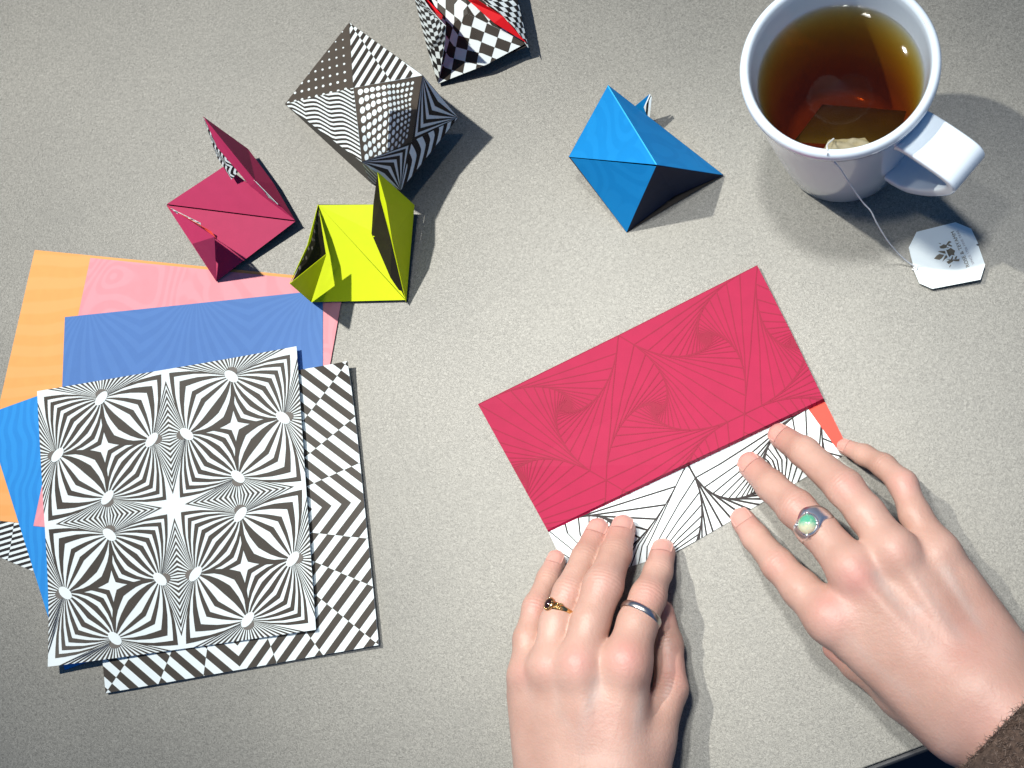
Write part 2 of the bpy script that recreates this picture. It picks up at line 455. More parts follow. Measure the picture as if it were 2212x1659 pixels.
def wavy_pat(n=13, amp=.035, waves=3, duty=.5, ang=0):
    out = []; ca, sa = math.cos(ang), math.sin(ang)
    for k in range(-n//2, n+n//2):
        s0 = k/n; s1 = s0+duty/n; m = 30
        for i in range(-12, m+12):
            t0, t1 = i/m, (i+1)/m
            f = lambda t: amp*(2*abs(((t*waves) % 1)-.5))**1.3
            q = [(t0, s0+f(t0)), (t1, s0+f(t1)), (t1, s1+f(t1)), (t0, s1+f(t0))]
            out.append(([(.5+(a-.5)*ca-(b-.5)*sa, .5+(a-.5)*sa+(b-.5)*ca) for a, b in q], 0))
    return out
def chevrons(apex, left, right, n=5, duty=.5):
    """nested V bands filling triangle left-apex-right"""
    out = []; a = np.array(apex, float); l = np.array(left, float); r = np.array(right, float); m = (l+r)/2
    for k in range(n):
        t1 = k/n; t2 = (k+duty)/n
        for e in (l, r):
            p1 = a+(m-a)*t1; p2 = a+(m-a)*t2
            out.append(([tuple(p1), tuple(e), tuple(p2)], 0))
    return out
M_TAUPE = paper('print_taupe', (.085,.070,.056), trans=0)
bw = empty('origami_block', at(800,300), 'black and white origami block of dots, stripes and waves, behind the yellow one', 'origami', GO)
T=(754,49,1.2); L_=(615,225,1.0); C_=(763,190,4.2); R1=(912,163,5.7); B1=(781,350,5.7); M_=(889,306,3.0); R_=(989,254,1.7); BT=(865,411,1.7)
p = A3([T, L_, C_])
dd = []
for i in range(9):
    for j in range(8):
        dd.append((disc((.055+i*.105, .12+j*.125), .010+.0016*j, 8), 0))
panel('top_panel', bw, p, [(0,1,2)], [(1,0),(0,1),(1,1)], M_TAUPE, M_INK, dd, [M_WHITE])
p = A3([T, C_, R1])
panel('top_panel', bw, p, [(0,1,2)], [(0,0),(0,1),(1,1)], M_WHITE, M_INK, broken_stripes(), [M_INK])
p = A3([L_, B1, C_])
panel('top_panel', bw, p, [(0,1,2)], [(0,0),(0,1),(1,0)], M_WHITE, M_INK, wavy_pat(12,.085,4.0,.5,.75), [M_INK])
dd = []
for i in range(11):
    for j in range(11):
        f = 1-.045*i
        u = .10+.088*i*(1-.012*i); v = .09+.125*j*(1-.035*i)
        dd.append((disc((u, v), .040*f, 12, .046*f), 0))
pp = A3([C_, R1, M_, B1])
# the dotted face bends over: extra row of points makes it curve
C1 = A3([(838,176,4.95)])[0]; C2 = A3([(772,270,4.95)])[0]; MID = A3([(842,240,5.6)])[0]; MM = A3([(868,273,4.6)])[0]; MR = A3([(900,236,4.6)])[0]; ML = A3([(836,329,4.6)])[0]
pts = [pp[0], C1, pp[1], C2, MID, MR, pp[3], ML, pp[2], MM]
uv = [(0,0),(.5,0),(1,0),(0,.5),(.5,.5),(1,.5),(0,1),(.5,1),(1,1),(.75,.75)]
panel('dotted_panel', bw, pts, [(0,1,4,3),(1,2,5,4),(3,4,7,6),(4,5,9),(5,8,9),(4,9,7),(7,9,8)], uv, M_TAUPE, M_INK, dd, [M_WHITE])
p = A3([R1, R_, M_])
panel('side_panel', bw, p, [(0,1,2)], [(0,0),(1,0),(.5,1)], M_WHITE, M_INK, chevrons((.5,1.0),(0,0),(1,0),5,.52), [M_INK2])
p = A3([M_, BT, B1])
panel('side_panel', bw, p, [(0,1,2)], [(1,0),(.8,1),(0,.2)], M_WHITE, M_INK, chevrons((1,0),(0,.2),(.8,1),5,.55), [M_INK2])
p = A3([M_, R_, BT])
panel('side_panel', bw, p, [(0,1,2)], [(0,.4),(1,0),(.6,1)], M_WHITE, M_INK, wavy_pat(6,.12,1.1,.5,.55), [M_INK2])
# underside
UB = at(800,330,0.05); 
UB1 = at(868,290,.05); UB2 = at(800,395,.05); UB3 = at(690,235,.05); UB4 = at(790,110,.05)
p = A3([L_, B1])+[UB2, UB3]
panel('under_panel', bw, p, [(0,1,2,3)], [(0,0)]*4, M_INK, M_INK)
p = A3([B1, BT])+[UB2]
panel('under_panel', bw, p, [(0,1,2)], [(0,0),(1,0),(0,1)], M_WHITE, M_INK, wavy_pat(5,.03,1,.6,.8), [M_INK2])
p = A3([R_, BT])+[UB2, UB1]
panel('under_panel', bw, p, [(0,1,2,3)], [(0,0)]*4, M_INK, M_INK)
p = A3([T, R1, R_])+[UB1, UB4]
panel('under_panel', bw, p, [(0,1,3,4),(1,2,3)], [(0,0)]*5, M_INK, M_INK)
p = A3([T, L_])+[UB3, UB4]
panel('under_panel', bw, p, [(0,1,2,3)], [(0,0)]*4, M_INK, M_INK)

# ---------- yellow
M_YEL = paper('paper_yellow', (.68,.80,.010), trans=.04, var=.03)
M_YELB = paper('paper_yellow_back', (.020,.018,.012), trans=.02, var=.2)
yo = empty('origami_block', at(770,580), 'yellow origami with two upright flaps, beside the pink one', 'origami', GO)
ya=1
a=(687,442,1.6); b=(809,442,1.5); b2=(803,500,1.3); c=(875,648,.25); d=(672,653,.25); mid=(781,545,1.55)
panel('body_panel', yo, A3([a, c, d]), [(0,1,2)], [(0,0)]*3, M_YEL, M_YELB)
panel('body_panel', yo, A3([(688,443,1.72), b, b2, (875,646,.38)]), [(0,1,2,3)], [(0,0)]*4, M_YEL, M_YELB)
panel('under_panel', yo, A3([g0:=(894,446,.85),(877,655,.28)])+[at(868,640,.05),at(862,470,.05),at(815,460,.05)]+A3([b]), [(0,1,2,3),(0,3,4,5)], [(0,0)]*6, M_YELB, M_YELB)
panel('light_leak_strip', yo, A3([(803,500,1.5),(830,483,2.2),(834,492,2.2),(806,513,1.5)]), [(0,1,2,3)], [(0,0)]*4, M_YEL, M_YELB)  # yellow strip standing in for light leaking past the flap, no paper part
# right flap
f=(815,371,4.6); g=(895,443,.9); h=(877,653,.3)
panel('flap', yo, A3([f,(834,440,3.9),(846,515,3.0),c,h,g]), [(0,1,5),(1,2,5),(2,4,5),(2,3,4)], [(0,0)]*6, M_YEL, M_YEL)
panel('flap_lining', yo, A3([(815,372,4.4),(821,430,3.6),(843,513,2.6),(873,640,.4),(846,515,2.95),(834,440,3.85)]), [(0,1,5),(1,2,4,5),(2,3,4)], [(0,0)]*6, M_YEL, M_YELB)
panel('flap_lining', yo, A3([(814,380,4.2),(806,442,2.6),(802,505,1.5),(843,600,.9),(875,647,.2),(846,520,2.3),(822,436,3.2)]), [(0,1,6),(1,2,6),(2,5,6),(2,3,5),(3,4,5)], [(0,0)]*7, M_YELB, M_YELB)  # black inside of the ply; also stands in for the shadow on the body
# left flap
e=(626,613,4.6)
panel('flap', yo, A3([a,(664,530,3.2),e,(648,572,3.4),(672,520,2.6)]), [(0,1,4),(1,2,3,4)], [(0,0)]*5, M_YEL, M_YELB)
panel('flap', yo, A3([e,(705,549,2.6),(672,653,.3)]), [(0,1,2)], [(0,0)]*3, M_YEL, M_YELB)
panel('flap_lining', yo, A3([a,(672,520,2.4),(648,572,3.2),(630,610,4.2),(704,550,1.9),(696,500,1.9)]), [(0,1,5),(1,2,4,5),(2,3,4)], [(0,0),(.1,.5),(.2,.8),(.3,1),(.8,.7),(.7,.3)], M_YELB, M_YELB,
      [(line((.12+.1*k,.1+.12*j),(.2+.1*k,.14+.12*j),.02),0) for k in range(2) for j in range(7)], [M_GREYINK])
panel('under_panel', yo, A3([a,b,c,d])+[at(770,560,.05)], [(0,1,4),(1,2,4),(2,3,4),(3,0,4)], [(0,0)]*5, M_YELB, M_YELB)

# ---------- pink
M_MAG = paper('paper_magenta', (.48,.036,.115), trans=.05, var=.04)
po = empty('origami_block', at(500,500), 'dark pink origami with one raised flap, left of the yellow one', 'origami', GO)
P1=(359,443,.8); TP=(486,358,1.6); P2=(638,478,.7); BO=(467,608,.25); CR=(500,463,1.25)
zig = wavy_pat(8,.16,3,.5,1.0)
panel('body_panel', po, A3([(360,441,.95),TP,(637,476,.85)]), [(0,1,2)], [(0,0)]*3, M_MAG, M_WHITE)
panel('body_panel', po, A3([P1,P2,BO]), [(0,1,2)], [(0,0)]*3, M_MAG, M_WHITE)
panel('flap', po, A3([(439,252,4.1),(536,322,.9),(590,395,.75),P2,(552,392,2.2)]), [(0,1,4),(1,2,4),(2,3,4)], [(0,0)]*5, M_MAG, M_WHITE)
panel('flap', po, A3([(440,254,4.0),(551,393,2.15),P2,(540,402,1.9),(470,320,3.1)]), [(0,1,3,4),(1,2,3)], [(0,0)]*5, M_MAG, M_WHITE)
panel('flap_lining', po, A3([(440,256,3.8),(478,322,3.0),(524,360,2.4),(500,388,1.8),(468,338,2.2)]), [(0,1,4),(1,2,3,4)], [(0,0),(0,.5),(.1,1),(.6,1),(.8,.6)], M_WHITE, M_MAG, zig, [M_INK2])
panel('flap_lining', po, A3([(522,368,2.2),(552,393,2.2),(600,442,1.5),(548,404,1.6)]), [(0,1,2,3)], [(0,0),(0,1),(1,1),(1,0)], M_WHITE, M_MAG, zig, [M_INK2])
panel('flap', po, A3([P1,(463,512,4.0),BO,(415,527,2.4)]), [(0,1,3),(1,2,3)], [(0,0)]*4, M_MAG, M_WHITE)
panel('flap', po, A3([(363,448,1.2),(455,500,3.2),(466,515,3.6),(440,494,2.3)]), [(0,1,3),(1,2,3)], [(0,0)]*4, M_CORAL, M_MAG)
panel('flap_lining', po, A3([(368,450,1.6),(433,482,1.9),(434,491,1.8),(404,480,1.5)]), [(0,1,2,3)], [(0,0),(1,0),(1,1),(.5,1)], M_WHITE, M_MAG, wavy_pat(4,.3,2.2,.5,1.1), [M_INK2])
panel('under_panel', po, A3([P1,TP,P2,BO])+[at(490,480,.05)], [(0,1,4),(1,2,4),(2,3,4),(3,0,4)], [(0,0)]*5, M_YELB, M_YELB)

# ---------- checkered
M_RED2 = paper('paper_scarlet', (.80,.012,.02), trans=.15)
co = empty('origami_block', at(1040,60), 'black and white checkered origami with scarlet inside, cut by the top edge', 'origami', GO)
def checker(nu, nv, u0=0, v0=0, skew=.0):
    out = []
    for i in range(nu):
        for j in range(nv):
            if (i+j) % 2: continue
            f = lambda i, j: ((i/nu)**1.15, (j/nv)+skew*math.sin(math.pi*i/nu))
            out.append(([f(i,j), f(i+1,j), f(i+1,j+1), f(i,j+1)], 0))
    return out
ck = checker(10,10,skew=.05)
P = {'lt':(874,-95,1.2),'t':(990,-130,2.2),'rt':(1100,-60,1.5),'r':(1138,97,1.3),'b':(946,181,.3),'l':(962,57,4.3)}
panel('body_panel', co, A3([(915,-35,1.7),(990,-130,2.0),(1137,92,1.1),(1010,30,1.9)]), [(0,1,3),(1,2,3)], [(0,.4),(0,0),(1,0),(.5,.4)], M_WHITE, M_RED2, ck, [M_INK])
panel('body_panel', co, A3([(915,-35,1.7),(1010,30,1.9),(1137,93,1.1),(1050,140,.9),(946,181,.3),(962,60,1.6)]), [(0,1,5),(1,4,5),(1,3,4),(1,2,3)], [(0,.35),(.5,.35),(1,.35),(.75,.72),(.35,1),(.25,.6)], M_WHITE, M_RED2, ck, [M_INK])
panel('flap', co, A3([(872,-60,2.2),(896,0,2.0),(924,110,1.0),(946,181,.3),(960,95,2.6),(962,57,4.3),(930,22,3.6)]), [(0,1,6),(1,2,5,6),(2,4,5),(2,3,4)], [(0,0),(0,.3),(0,.8),(.2,1),(.7,.8),(1,.6),(.6,.3)], M_WHITE, M_RED2, checker(6,26,skew=.1), [M_INK2])
panel('flap_lining', co, A3([(880,-40,2.4),(905,5,2.3),(954,42,3.6),(956,34,2.9),(922,-2,2.3)]), [(0,1,4),(1,2,3,4)], [(0,0)]*5, M_RED2, M_RED2)
panel('flap', co, A3([(1010,-60,2.6),(1042,0,2.35),(1080,28,2.1),(1112,60,1.7),(1141,103,1.15),(1118,0,1.3),(1100,-70,1.5)]), [(0,1,5,6),(1,2,5),(2,3,5),(3,4,5)], [(0,0),(0,.35),(.1,.55),(.2,.8),(.5,1.1),(1,.35),(1,0)], M_WHITE, M_RED2, checker(7,12,skew=.05), [M_INK2])
panel('flap_lining', co, A3([(985,-40,2.9),(1012,2,2.5),(1067,50,2.1),(1137,93,1.3),(1086,36,2.2),(1030,0,2.8)]), [(0,1,5),(1,2,4,5),(2,3,4)], [(0,0)]*6, M_RED2, M_RED2)
panel('under_panel', co, A3([P['lt'],P['t'],P['rt'],(1139,100,1.0),(946,182,.25)])+[at(1010,20,.05)], [(0,1,5),(1,2,5),(2,3,5),(3,4,5),(4,0,5)], [(0,0)]*6, M_INK2, M_INK2)

# ---------- blue
M_BLU = printed('paper_strong_blue', (.004,.20,.52), (.008,.235,.58), 'rings', 26, .5, trans=.03)
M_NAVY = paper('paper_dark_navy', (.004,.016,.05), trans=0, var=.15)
bo = empty('origami_block', at(1400,380), 'plain bright blue origami pyramid standing left of the mug', 'origami', GO)
A_=(1313,184,2.6); B_=(1228,339,2.2); C_=(1419,356,4.65); D_=(1353,502,.05); E_=(1562,378,.15); N_=(1455,424,.35)
M_CREASE = paper('paper_worn_crease', (.04,.42,.78), trans=0)
panel('panel', bo, A3([A_,B_,C_]), [(0,1,2)], [(0,0),(1,0),(0,1)], M_BLU, M_INK, [(line((.006,0),(.006,1),.02),0)], [M_CREASE])
panel('panel', bo, A3([(1229,341,2.1),D_,(1417,360,4.5)]), [(0,1,2)], [(0,0)]*3, M_BLU, M_INK)
panel('panel', bo, A3([A_,C_,E_]), [(0,1,2)], [(0,0)]*3, M_BLU, M_INK)
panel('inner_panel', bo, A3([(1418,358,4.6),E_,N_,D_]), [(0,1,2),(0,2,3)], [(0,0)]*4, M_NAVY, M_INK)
panel('fin', bo, A3([(1366,234,1.3),(1402,204,1.9),(1399,262,.8)]), [(0,1,2)], [(0,0)]*3, M_BLU, M_WHITE)
panel('fin', bo, A3([(1390,232,1.5),(1403,203,2.0),(1407,211,1.95),(1402,264,.9)]), [(0,1,2,3)], [(0,0),(0,1),(1,1),(1,0)], M_WHITE, M_BLU, [(line((.5,0),(.5,1),.3),0)], [M_INK2])
panel('under_panel', bo, A3([A_,B_,D_,E_])+[at(1400,330,.03)], [(0,1,4),(1,2,4),(2,3,4),(3,0,4)], [(0,0)]*5, M_INK, M_INK)

# ================================================================ MUG OF TEA
MX, MY = -.048, 27.67
def lathe(name, prof, m, parent=None, n=96, closed=True, c=(MX,MY,0), smooth=True):
    V = []; F = []; k = len(prof)
    for i in range(n):
        a = 2*math.pi*i/n
        for r, z in prof: V.append((c[0]+r*math.cos(a), c[1]+r*math.sin(a), c[2]+z))
    for i in range(n):
        for j in range(k-1 if not closed else k):
            j2 = (j+1) % k; i2 = (i+1) % n
            F.append((i*k+j, i2*k+j, i2*k+j2, i*k+j2))
    o = mesh_obj(name, V, F, [m], None, parent, smooth)
    import bmesh
    bm = bmesh.new(); bm.from_mesh(o.data); bmesh.ops.remove_doubles(bm, verts=bm.verts, dist=1e-6)
    bmesh.ops.recalc_face_normals(bm, faces=bm.faces); bm.to_mesh(o.data); bm.free()
    return o
M_CER = simple('white_glazed_ceramic', (.74,.83,.89), .12, 0, .5, bump=(25,.08,.0004))
M_CER.node_tree.nodes['Principled BSDF'].inputs['Coat Weight'].default_value = .5
mug = empty('mug', (MX,MY,0), 'white ceramic mug of tea with a squared handle, top right', 'mug')
prof = [(0.001,.25),(2.3,.25),(2.45,0),(2.85,0),(3.0,.10),(3.08,.35),(3.40,2.8),(3.75,5.5),(4.08,8.3),(4.13,8.75),(4.17,8.98),(4.27,9.12),(4.31,9.35),(4.30,9.60),(4.22,9.76),(4.08,9.82),(3.95,9.76),(3.88,9.6),(3.82,9.2),
        (3.66,8.0),(3.30,5.5),(2.95,2.6),(2.80,1.1),(2.6,.75),(2.35,.62),(0.001,.60)]
lathe('cup', prof, M_CER, mug)
# handle: rounded ribbon swept along a path
def sweep(name, path, width, thick, m, parent, origin, rdir, wdir, rnd=.16):
    path = [np.array(p, float) for p in path]
    # catmull-rom
    pts = []
    P = [path[0]*2-path[1]]+path+[path[-1]*2-path[-2]]
    for i in range(1, len(P)-2):
        for s in range(8):
            t = s/8; a, b, c, d = P[i-1:i+3]
            pts.append(.5*((2*b)+(c-a)*t+(2*a-5*b+4*c-d)*t*t+(3*b-a-3*c+d)*t**3))
    pts.append(path[-1])
    sec = []
    hw, ht = width/2, thick/2
    for cx, cz, a0 in ((hw-rnd,ht-rnd,0),(-hw+rnd,ht-rnd,90),(-hw+rnd,-ht+rnd,180),(hw-rnd,-ht+rnd,270)):
        for q in range(5):
            an = math.radians(a0+q*22.5); sec.append((cx+rnd*math.cos(an), cz+rnd*math.sin(an)))
    V = []; F = []; k = len(sec)
    for i, p in enumerate(pts):
        q0 = pts[max(0,i-1)]; q1 = pts[min(len(pts)-1,i+1)]; t = (q1-q0)/np.linalg.norm(q1-q0)
        nrm = np.array([-t[1], t[0]])
        for w, n_ in sec:
            r, z = p+nrm*n_; V.append(np.array(origin)+np.array(rdir)*r+np.array(wdir)*w+np.array([0,0,z]))
    for i in range(len(pts)-1):
        for j in range(k): F.append((i*k+j, i*k+(j+1)%k, (i+1)*k+(j+1)%k, (i+1)*k+j))
    return mesh_obj(name, V, F, [m], None, parent, True)
hd = np.array([.742,-.670,0]); hw_ = np.array([.670,.742,0])
sweep('handle', [(3.75,7.8),(4.2,8.08),(5.2,8.22),(6.35,8.22),(6.80,8.02),(6.86,7.5),(6.5,6.5),(5.6,4.9),(4.6,3.6),(3.9,3.2),(3.4,3.1)], 2.12, .50, M_CER, mug, (MX,MY,0), hd, hw_, .13)
# tea
def tea_mat():
    m, nt, b, out = mat('tea'); nt.nodes.remove(b)
    t = node(nt,'ShaderNodeBsdfTransparent'); g = node(nt,'ShaderNodeBsdfGlossy'); g.inputs['Roughness'].default_value = .03
    fr = node(nt,'ShaderNodeFresnel'); fr.inputs['IOR'].default_value = 1.33
    ms = node(nt,'ShaderNodeMixShader'); ge = node(nt,'ShaderNodeNewGeometry'); bf = node(nt,'ShaderNodeMath', operation='SUBTRACT', i_0=1.0); nt.links.new(ge.outputs['Backfacing'], bf.inputs[1]); mf = node(nt,'ShaderNodeMath', operation='MULTIPLY'); nt.links.new(fr.outputs[0], mf.inputs[0]); nt.links.new(bf.outputs[0], mf.inputs[1]); nt.links.new(mf.outputs[0], ms.inputs[0]); nt.links.new(t.outputs[0], ms.inputs[1]); nt.links.new(g.outputs[0], ms.inputs[2])
    nt.links.new(ms.outputs[0], out.inputs['Surface'])
    va = node(nt,'ShaderNodeVolumeAbsorption'); va.inputs['Color'].default_value = (.865,.70,.0,1); va.inputs['Density'].default_value = 88
    nt.links.new(va.outputs[0], out.inputs['Volume'])
    return m
TEAZ = 8.0
tea = lathe('tea', [(0.001,.64),(2.36,.64),(2.6,.78),(2.79,1.13),(2.94,2.62),(3.29,5.52),(3.62,7.9),(3.64,TEAZ+.03),(3.58,TEAZ),(0.001,TEAZ)], tea_mat())
setorigin(tea, (MX,MY,.6)); tag(tea, 'brown tea filling the white mug', 'drink')
# tea bag
M_BAG = simple('teabag_paper', (.035,.028,.016), .7, bump=(900,.6,.0004)); shaded_noise(M_BAG, 150, .25)
M_BAG2 = simple('teabag_dry_paper', (.24,.21,.13), .7, bump=(500,.8,.0006)); shaded_noise(M_BAG2, 200, .2)
bag = empty('tea_bag', at(1830,270,6.5), 'brown tea bag sunk in the tea near the rim of the mug', 'tea bag')
def pillow(name, cs, bulge, m, parent, n=14, seed=0, amp=.05):
    r = np.random.default_rng(seed); C = [np.array(c, float) for c in cs]; V = []; F = []
    nr = np.cross(C[1]-C[0], C[3]-C[0]); nr /= np.linalg.norm(nr); ph = r.uniform(0,6,6)
    for s in (1,-1):
        for j in range(n+1):
            for i in range(n+1):
                u, v = i/n, j/n
                p = C[0]*(1-u)*(1-v)+C[1]*u*(1-v)+C[2]*u*v+C[3]*(1-u)*v
                e = (max(0,16*u*(1-u)*v*(1-v)))**.5
                w = amp*(math.sin(9*u+ph[0])*math.cos(8*v+ph[1])+.5*math.sin(21*u+ph[2]+5*v))
                V.append(p+nr*(s*bulge*e+w*(.3+.7*e)))
    N = (n+1)**2
    for s in (0,1):
        for j in range(n):
            for i in range(n):
                a = s*N+j*(n+1)+i; q = (a, a+1, a+n+2, a+n+1); F.append(q if s else q[::-1])
    return mesh_obj(name, V, F, [m], None, parent, True)
pillow('pouch', [at(1776,226,4.2), at(1957,240,4.4), at(1935,318,6.4), at(1712,308,6.2)], .28, M_BAG, bag, 16, 3, .05)
pillow('folded_top', [at(1790,302,7.85), at(1868,298,7.85), at(1890,322,8.0), at(1775,328,8.0)], .10, M_BAG2, bag, 14, 5, .09)
# tea bag string and tag
def tube(name, pts, r, m, parent=None, n=8, sub=6):
    P = [np.array(p, float) for p in pts]; Q = [P[0]*2-P[1]]+P+[P[-1]*2-P[-2]]; C = []
    for i in range(1, len(Q)-2):
        for s in range(sub):
            t = s/sub; a, b, c, d = Q[i-1:i+3]
            C.append(.5*((2*b)+(c-a)*t+(2*a-5*b+4*c-d)*t*t+(3*b-a-3*c+d)*t**3))
    C.append(P[-1]); V = []; F = []
    up = np.array([0,0,1.])
    for i, p in enumerate(C):
        t = C[min(i+1,len(C)-1)]-C[max(i-1,0)]; t /= np.linalg.norm(t)+1e-9
        a = np.cross(t, up); 
        if np.linalg.norm(a) < .05: a = np.cross(t, np.array([1,0,0.]))
        a /= np.linalg.norm(a); b = np.cross(a, t)
        rr = r*(1+.12*math.sin(i*1.9))
        for k in range(n):
            an = 2*math.pi*k/n+i*.5; V.append(p+rr*(a*math.cos(2*math.pi*k/n)+b*math.sin(2*math.pi*k/n)))
    for i in range(len(C)-1):
        for k in range(n): F.append((i*n+k, i*n+(k+1)%n, (i+1)*n+(k+1)%n, (i+1)*n+k))
    return mesh_obj(name, V, F, [m], None, parent, True)
M_STR = simple('cotton_string', (.72,.74,.74), .8, bump=(2500,.6,.0002))
tagr = empty('tea_bag_tag', at(2045,552,.1), 'white eight-sided paper tag on a string, lying beside the mug', 'tag')
tube('string', [at(1800,300,8.05), at(1787,312,9.2), at(1786,322,9.88), at(1787,334,9.80), at(1792,341,9.2), at(1812,362,8.6), at(1834,396,7.2), at(1862,436,5.6), at(1880,456,4.9), at(1893,482,4.1), at(1915,518,2.6), at(1938,546,1.2), at(1960,566,.45), at(1982,579,.16)], .035, M_STR, tagr)
TG = [(1985,579),(1962,535),(1979,501),(2059,480),(2098,492),(2112,524),(2106,527),(2112,532),(2127,572),(2113,603),(2012,625),(1984,612),(1996,598)]
TG = [(1962,535),(1979,501),(2063,480),(2097,494),(2112,526),(2107,529),(2113,532),(2127,572),(2117,604),(2013,624),(1985,612),(1972,581),(1977,579),(1972,575)]
def tz(x, y): return .10+.0022*max(0,(x-1962))*.6+.0016*max(0, y-480)*.5
TP3 = [at(x,y,tz(x,y)) for x,y in TG]
V = TP3+[p-np.array([0,0,.03]) for p in TP3]; n = len(TP3)
F = [tuple(range(n)), tuple(range(2*n-1,n-1,-1))]+[(i,i+n,(i+1)%n+n,(i+1)%n) for i in range(n)]
mesh_obj('tag_card', V, F, [M_WHITE], None, tagr)
# print on the tag: u = along text (towards picture top-left), v = down from crest to text
M_GOLDINK = paper('print_bronze', (.17,.15,.11), trans=0); M_FAINT = paper('print_grey', (.36,.36,.38), trans=0)
def tagpt(x, y): p = at(x, y, tz(x, y)+.02); return p
def zc(x, y): return (1991.7+x*.06565, 482.4+y*.06565)     # place in the enlarged detail -> picture place
def flat(name, polys, m, parent):
    V = []; F = []
    for pl in polys:
        b = len(V); q = [tagpt(*zc(*p)) for p in pl]; V += q; F.append(tuple(range(b, b+len(q))))
    return mesh_obj(name, V, F, [m], None, parent)
crest = [[(380,1170),(470,1060),(560,1010),(715,1040),(640,1150),(560,1200)],[(500,925),(600,910),(740,910),(770,1000),(680,990)],[(650,1265),(740,1090),(780,1040),(830,1110),(760,1170)],
         [(780,870),(860,880),(905,1110),(880,1100),(830,1000)],[(820,880),(930,810),(1075,905),(1040,1000),(1060,1060),(960,1040),(890,1100)],
         [(555,770),(700,690),(800,720),(800,800),(700,830),(600,830)],[(760,740),(850,600),(900,580),(960,620),(900,650),(820,720)],[(830,720),(880,690),(980,740),(960,770),(860,740)],[(780,780),(880,800),(840,820)],[(520,640),(620,670),(580,690)],
         [(790,1270),(920,1190),(1010,1200),(1000,1260),(860,1345)],[(930,1190),(990,1080),(1010,1090),(990,1200)],[(1000,1190),(1190,1180),(1220,1150),(1210,1250),(1100,1250),(1010,1230)],[(1050,1160),(1110,1070),(1145,1090),(1110,1180)],[(780,1180),(900,1180),(900,1210)],[(920,1370),(950,1370),(900,1450),(875,1445)]]
flat('crest', crest, M_GOLDINK, tagr)
def text_print(name, body, p0, p1, height, m, parent):
    """flat lettering from detail place p0 to p1"""
    cu = bpy.data.curves.new(name, 'FONT'); cu.body = body; cu.size = 1
    to = bpy.data.objects.new(name, cu); COL.objects.link(to)
    dg = bpy.context.evaluated_depsgraph_get(); me = bpy.data.meshes.new_from_object(to.evaluated_get(dg))
    bpy.data.objects.remove(to); bpy.data.curves.remove(cu)
    co = np.empty(len(me.vertices)*3); me.vertices.foreach_get('co', co); co = co.reshape(-1,3)
    w = co[:,0].max(); p0 = np.array(p0, float); p1 = np.array(p1, float); d = p1-p0; L = np.linalg.norm(d); d /= L
    nn = np.array([d[1], -d[0]])           # up direction of the letters: towards the crest
    V = [tagpt(*zc(*(p0+d*(x/w*L)+nn*(y/.72*height)))) for x, y, _ in co]
    F = [tuple(p.vertices) for p in me.polygons]
    o = mesh_obj(name, V, F, [m], None, parent); bpy.data.meshes.remove(me)
    return o
text_print('lettering', 'ROSE & TEYAMM', (1560,1420), (1040,250), 125, M_GOLDINK, tagr)
text_print('lettering', 'SINCE 1706 FINE TEAS', (1710,1330), (1180,225), 80, M_FAINT, tagr)
mesh = tube('knot', [at(1972,578,.2), at(1980,577,.26), at(1978,583,.22), at(1970,582,.12)], .04, M_STR, tagr)

# ================================================================ HANDS
def surface_nets(F, org, h):
    S = F < 0; nx, ny, nz = F.shape
    corners = [(0,0,0),(1,0,0),(0,1,0),(1,1,0),(0,0,1),(1,0,1),(0,1,1),(1,1,1)]
    sl = lambda c: (slice(c[0], nx-1+c[0]), slice(c[1], ny-1+c[1]), slice(c[2], nz-1+c[2]))
    cnt = sum(S[sl(c)].astype(np.int8) for c in corners)
    ii = np.argwhere((cnt > 0) & (cnt < 8))
    idx = -np.ones((nx-1, ny-1, nz-1), np.int64); idx[tuple(ii.T)] = np.arange(len(ii))
    acc = np.zeros((len(ii), 3)); num = np.zeros(len(ii))
    val = [F[ii[:,0]+c[0], ii[:,1]+c[1], ii[:,2]+c[2]] for c in corners]
    for a in range(8):
        for b in range(a+1, 8):
            if sum(abs(corners[a][k]-corners[b][k]) for k in range(3)) != 1: continue
            fa, fb = val[a], val[b]; m = (fa < 0) != (fb < 0)
            t = np.where(m, fa/(fa-fb+1e-20), 0)
            ca, cb = np.array(corners[a]), np.array(corners[b])
            acc += (ca+t[:,None]*(cb-ca))*m[:,None]; num += m
    V = (ii+acc/num[:,None])*h+org
    quads = []
    for ax in range(3):
        o1, o2 = [(1,2),(2,0),(0,1)][ax]
        A = [slice(None)]*3; B = [slice(None)]*3; A[ax] = slice(0,-1); B[ax] = slice(1,None)
        s = np.argwhere(S[tuple(A)] != S[tuple(B)])
        ok = (s[:,o1] > 0) & (s[:,o2] > 0) & (s[:,o1] < F.shape[o1]-1) & (s[:,o2] < F.shape[o2]-1); s = s[ok]
        inside = S[tuple(s.T)]
        def cell(d1, d2):
            q = s.copy(); q[:,o1] -= d1; q[:,o2] -= d2; return idx[tuple(q.T)]
        q = np.stack([cell(1,1), cell(0,1), cell(0,0), cell(1,0)], 1)
        q[~inside] = q[~inside][:, ::-1]; quads.append(q)
    Q = np.concatenate(quads); Q = Q[(Q >= 0).all(1)]
    return V, Q
def smooth_mesh(V, Q, it=3, lam=.5):
    E = np.concatenate([Q[:,[0,1]],Q[:,[1,2]],Q[:,[2,3]],Q[:,[3,0]]])
    E = np.concatenate([E, E[:,::-1]]); deg = np.bincount(E[:,0], minlength=len(V))[:,None]
    for _ in range(it):
        A = np.stack([np.bincount(E[:,0], V[E[:,1],k], len(V)) for k in range(3)], 1)/np.maximum(deg,1)
        V = V+lam*(A-V)
    return V
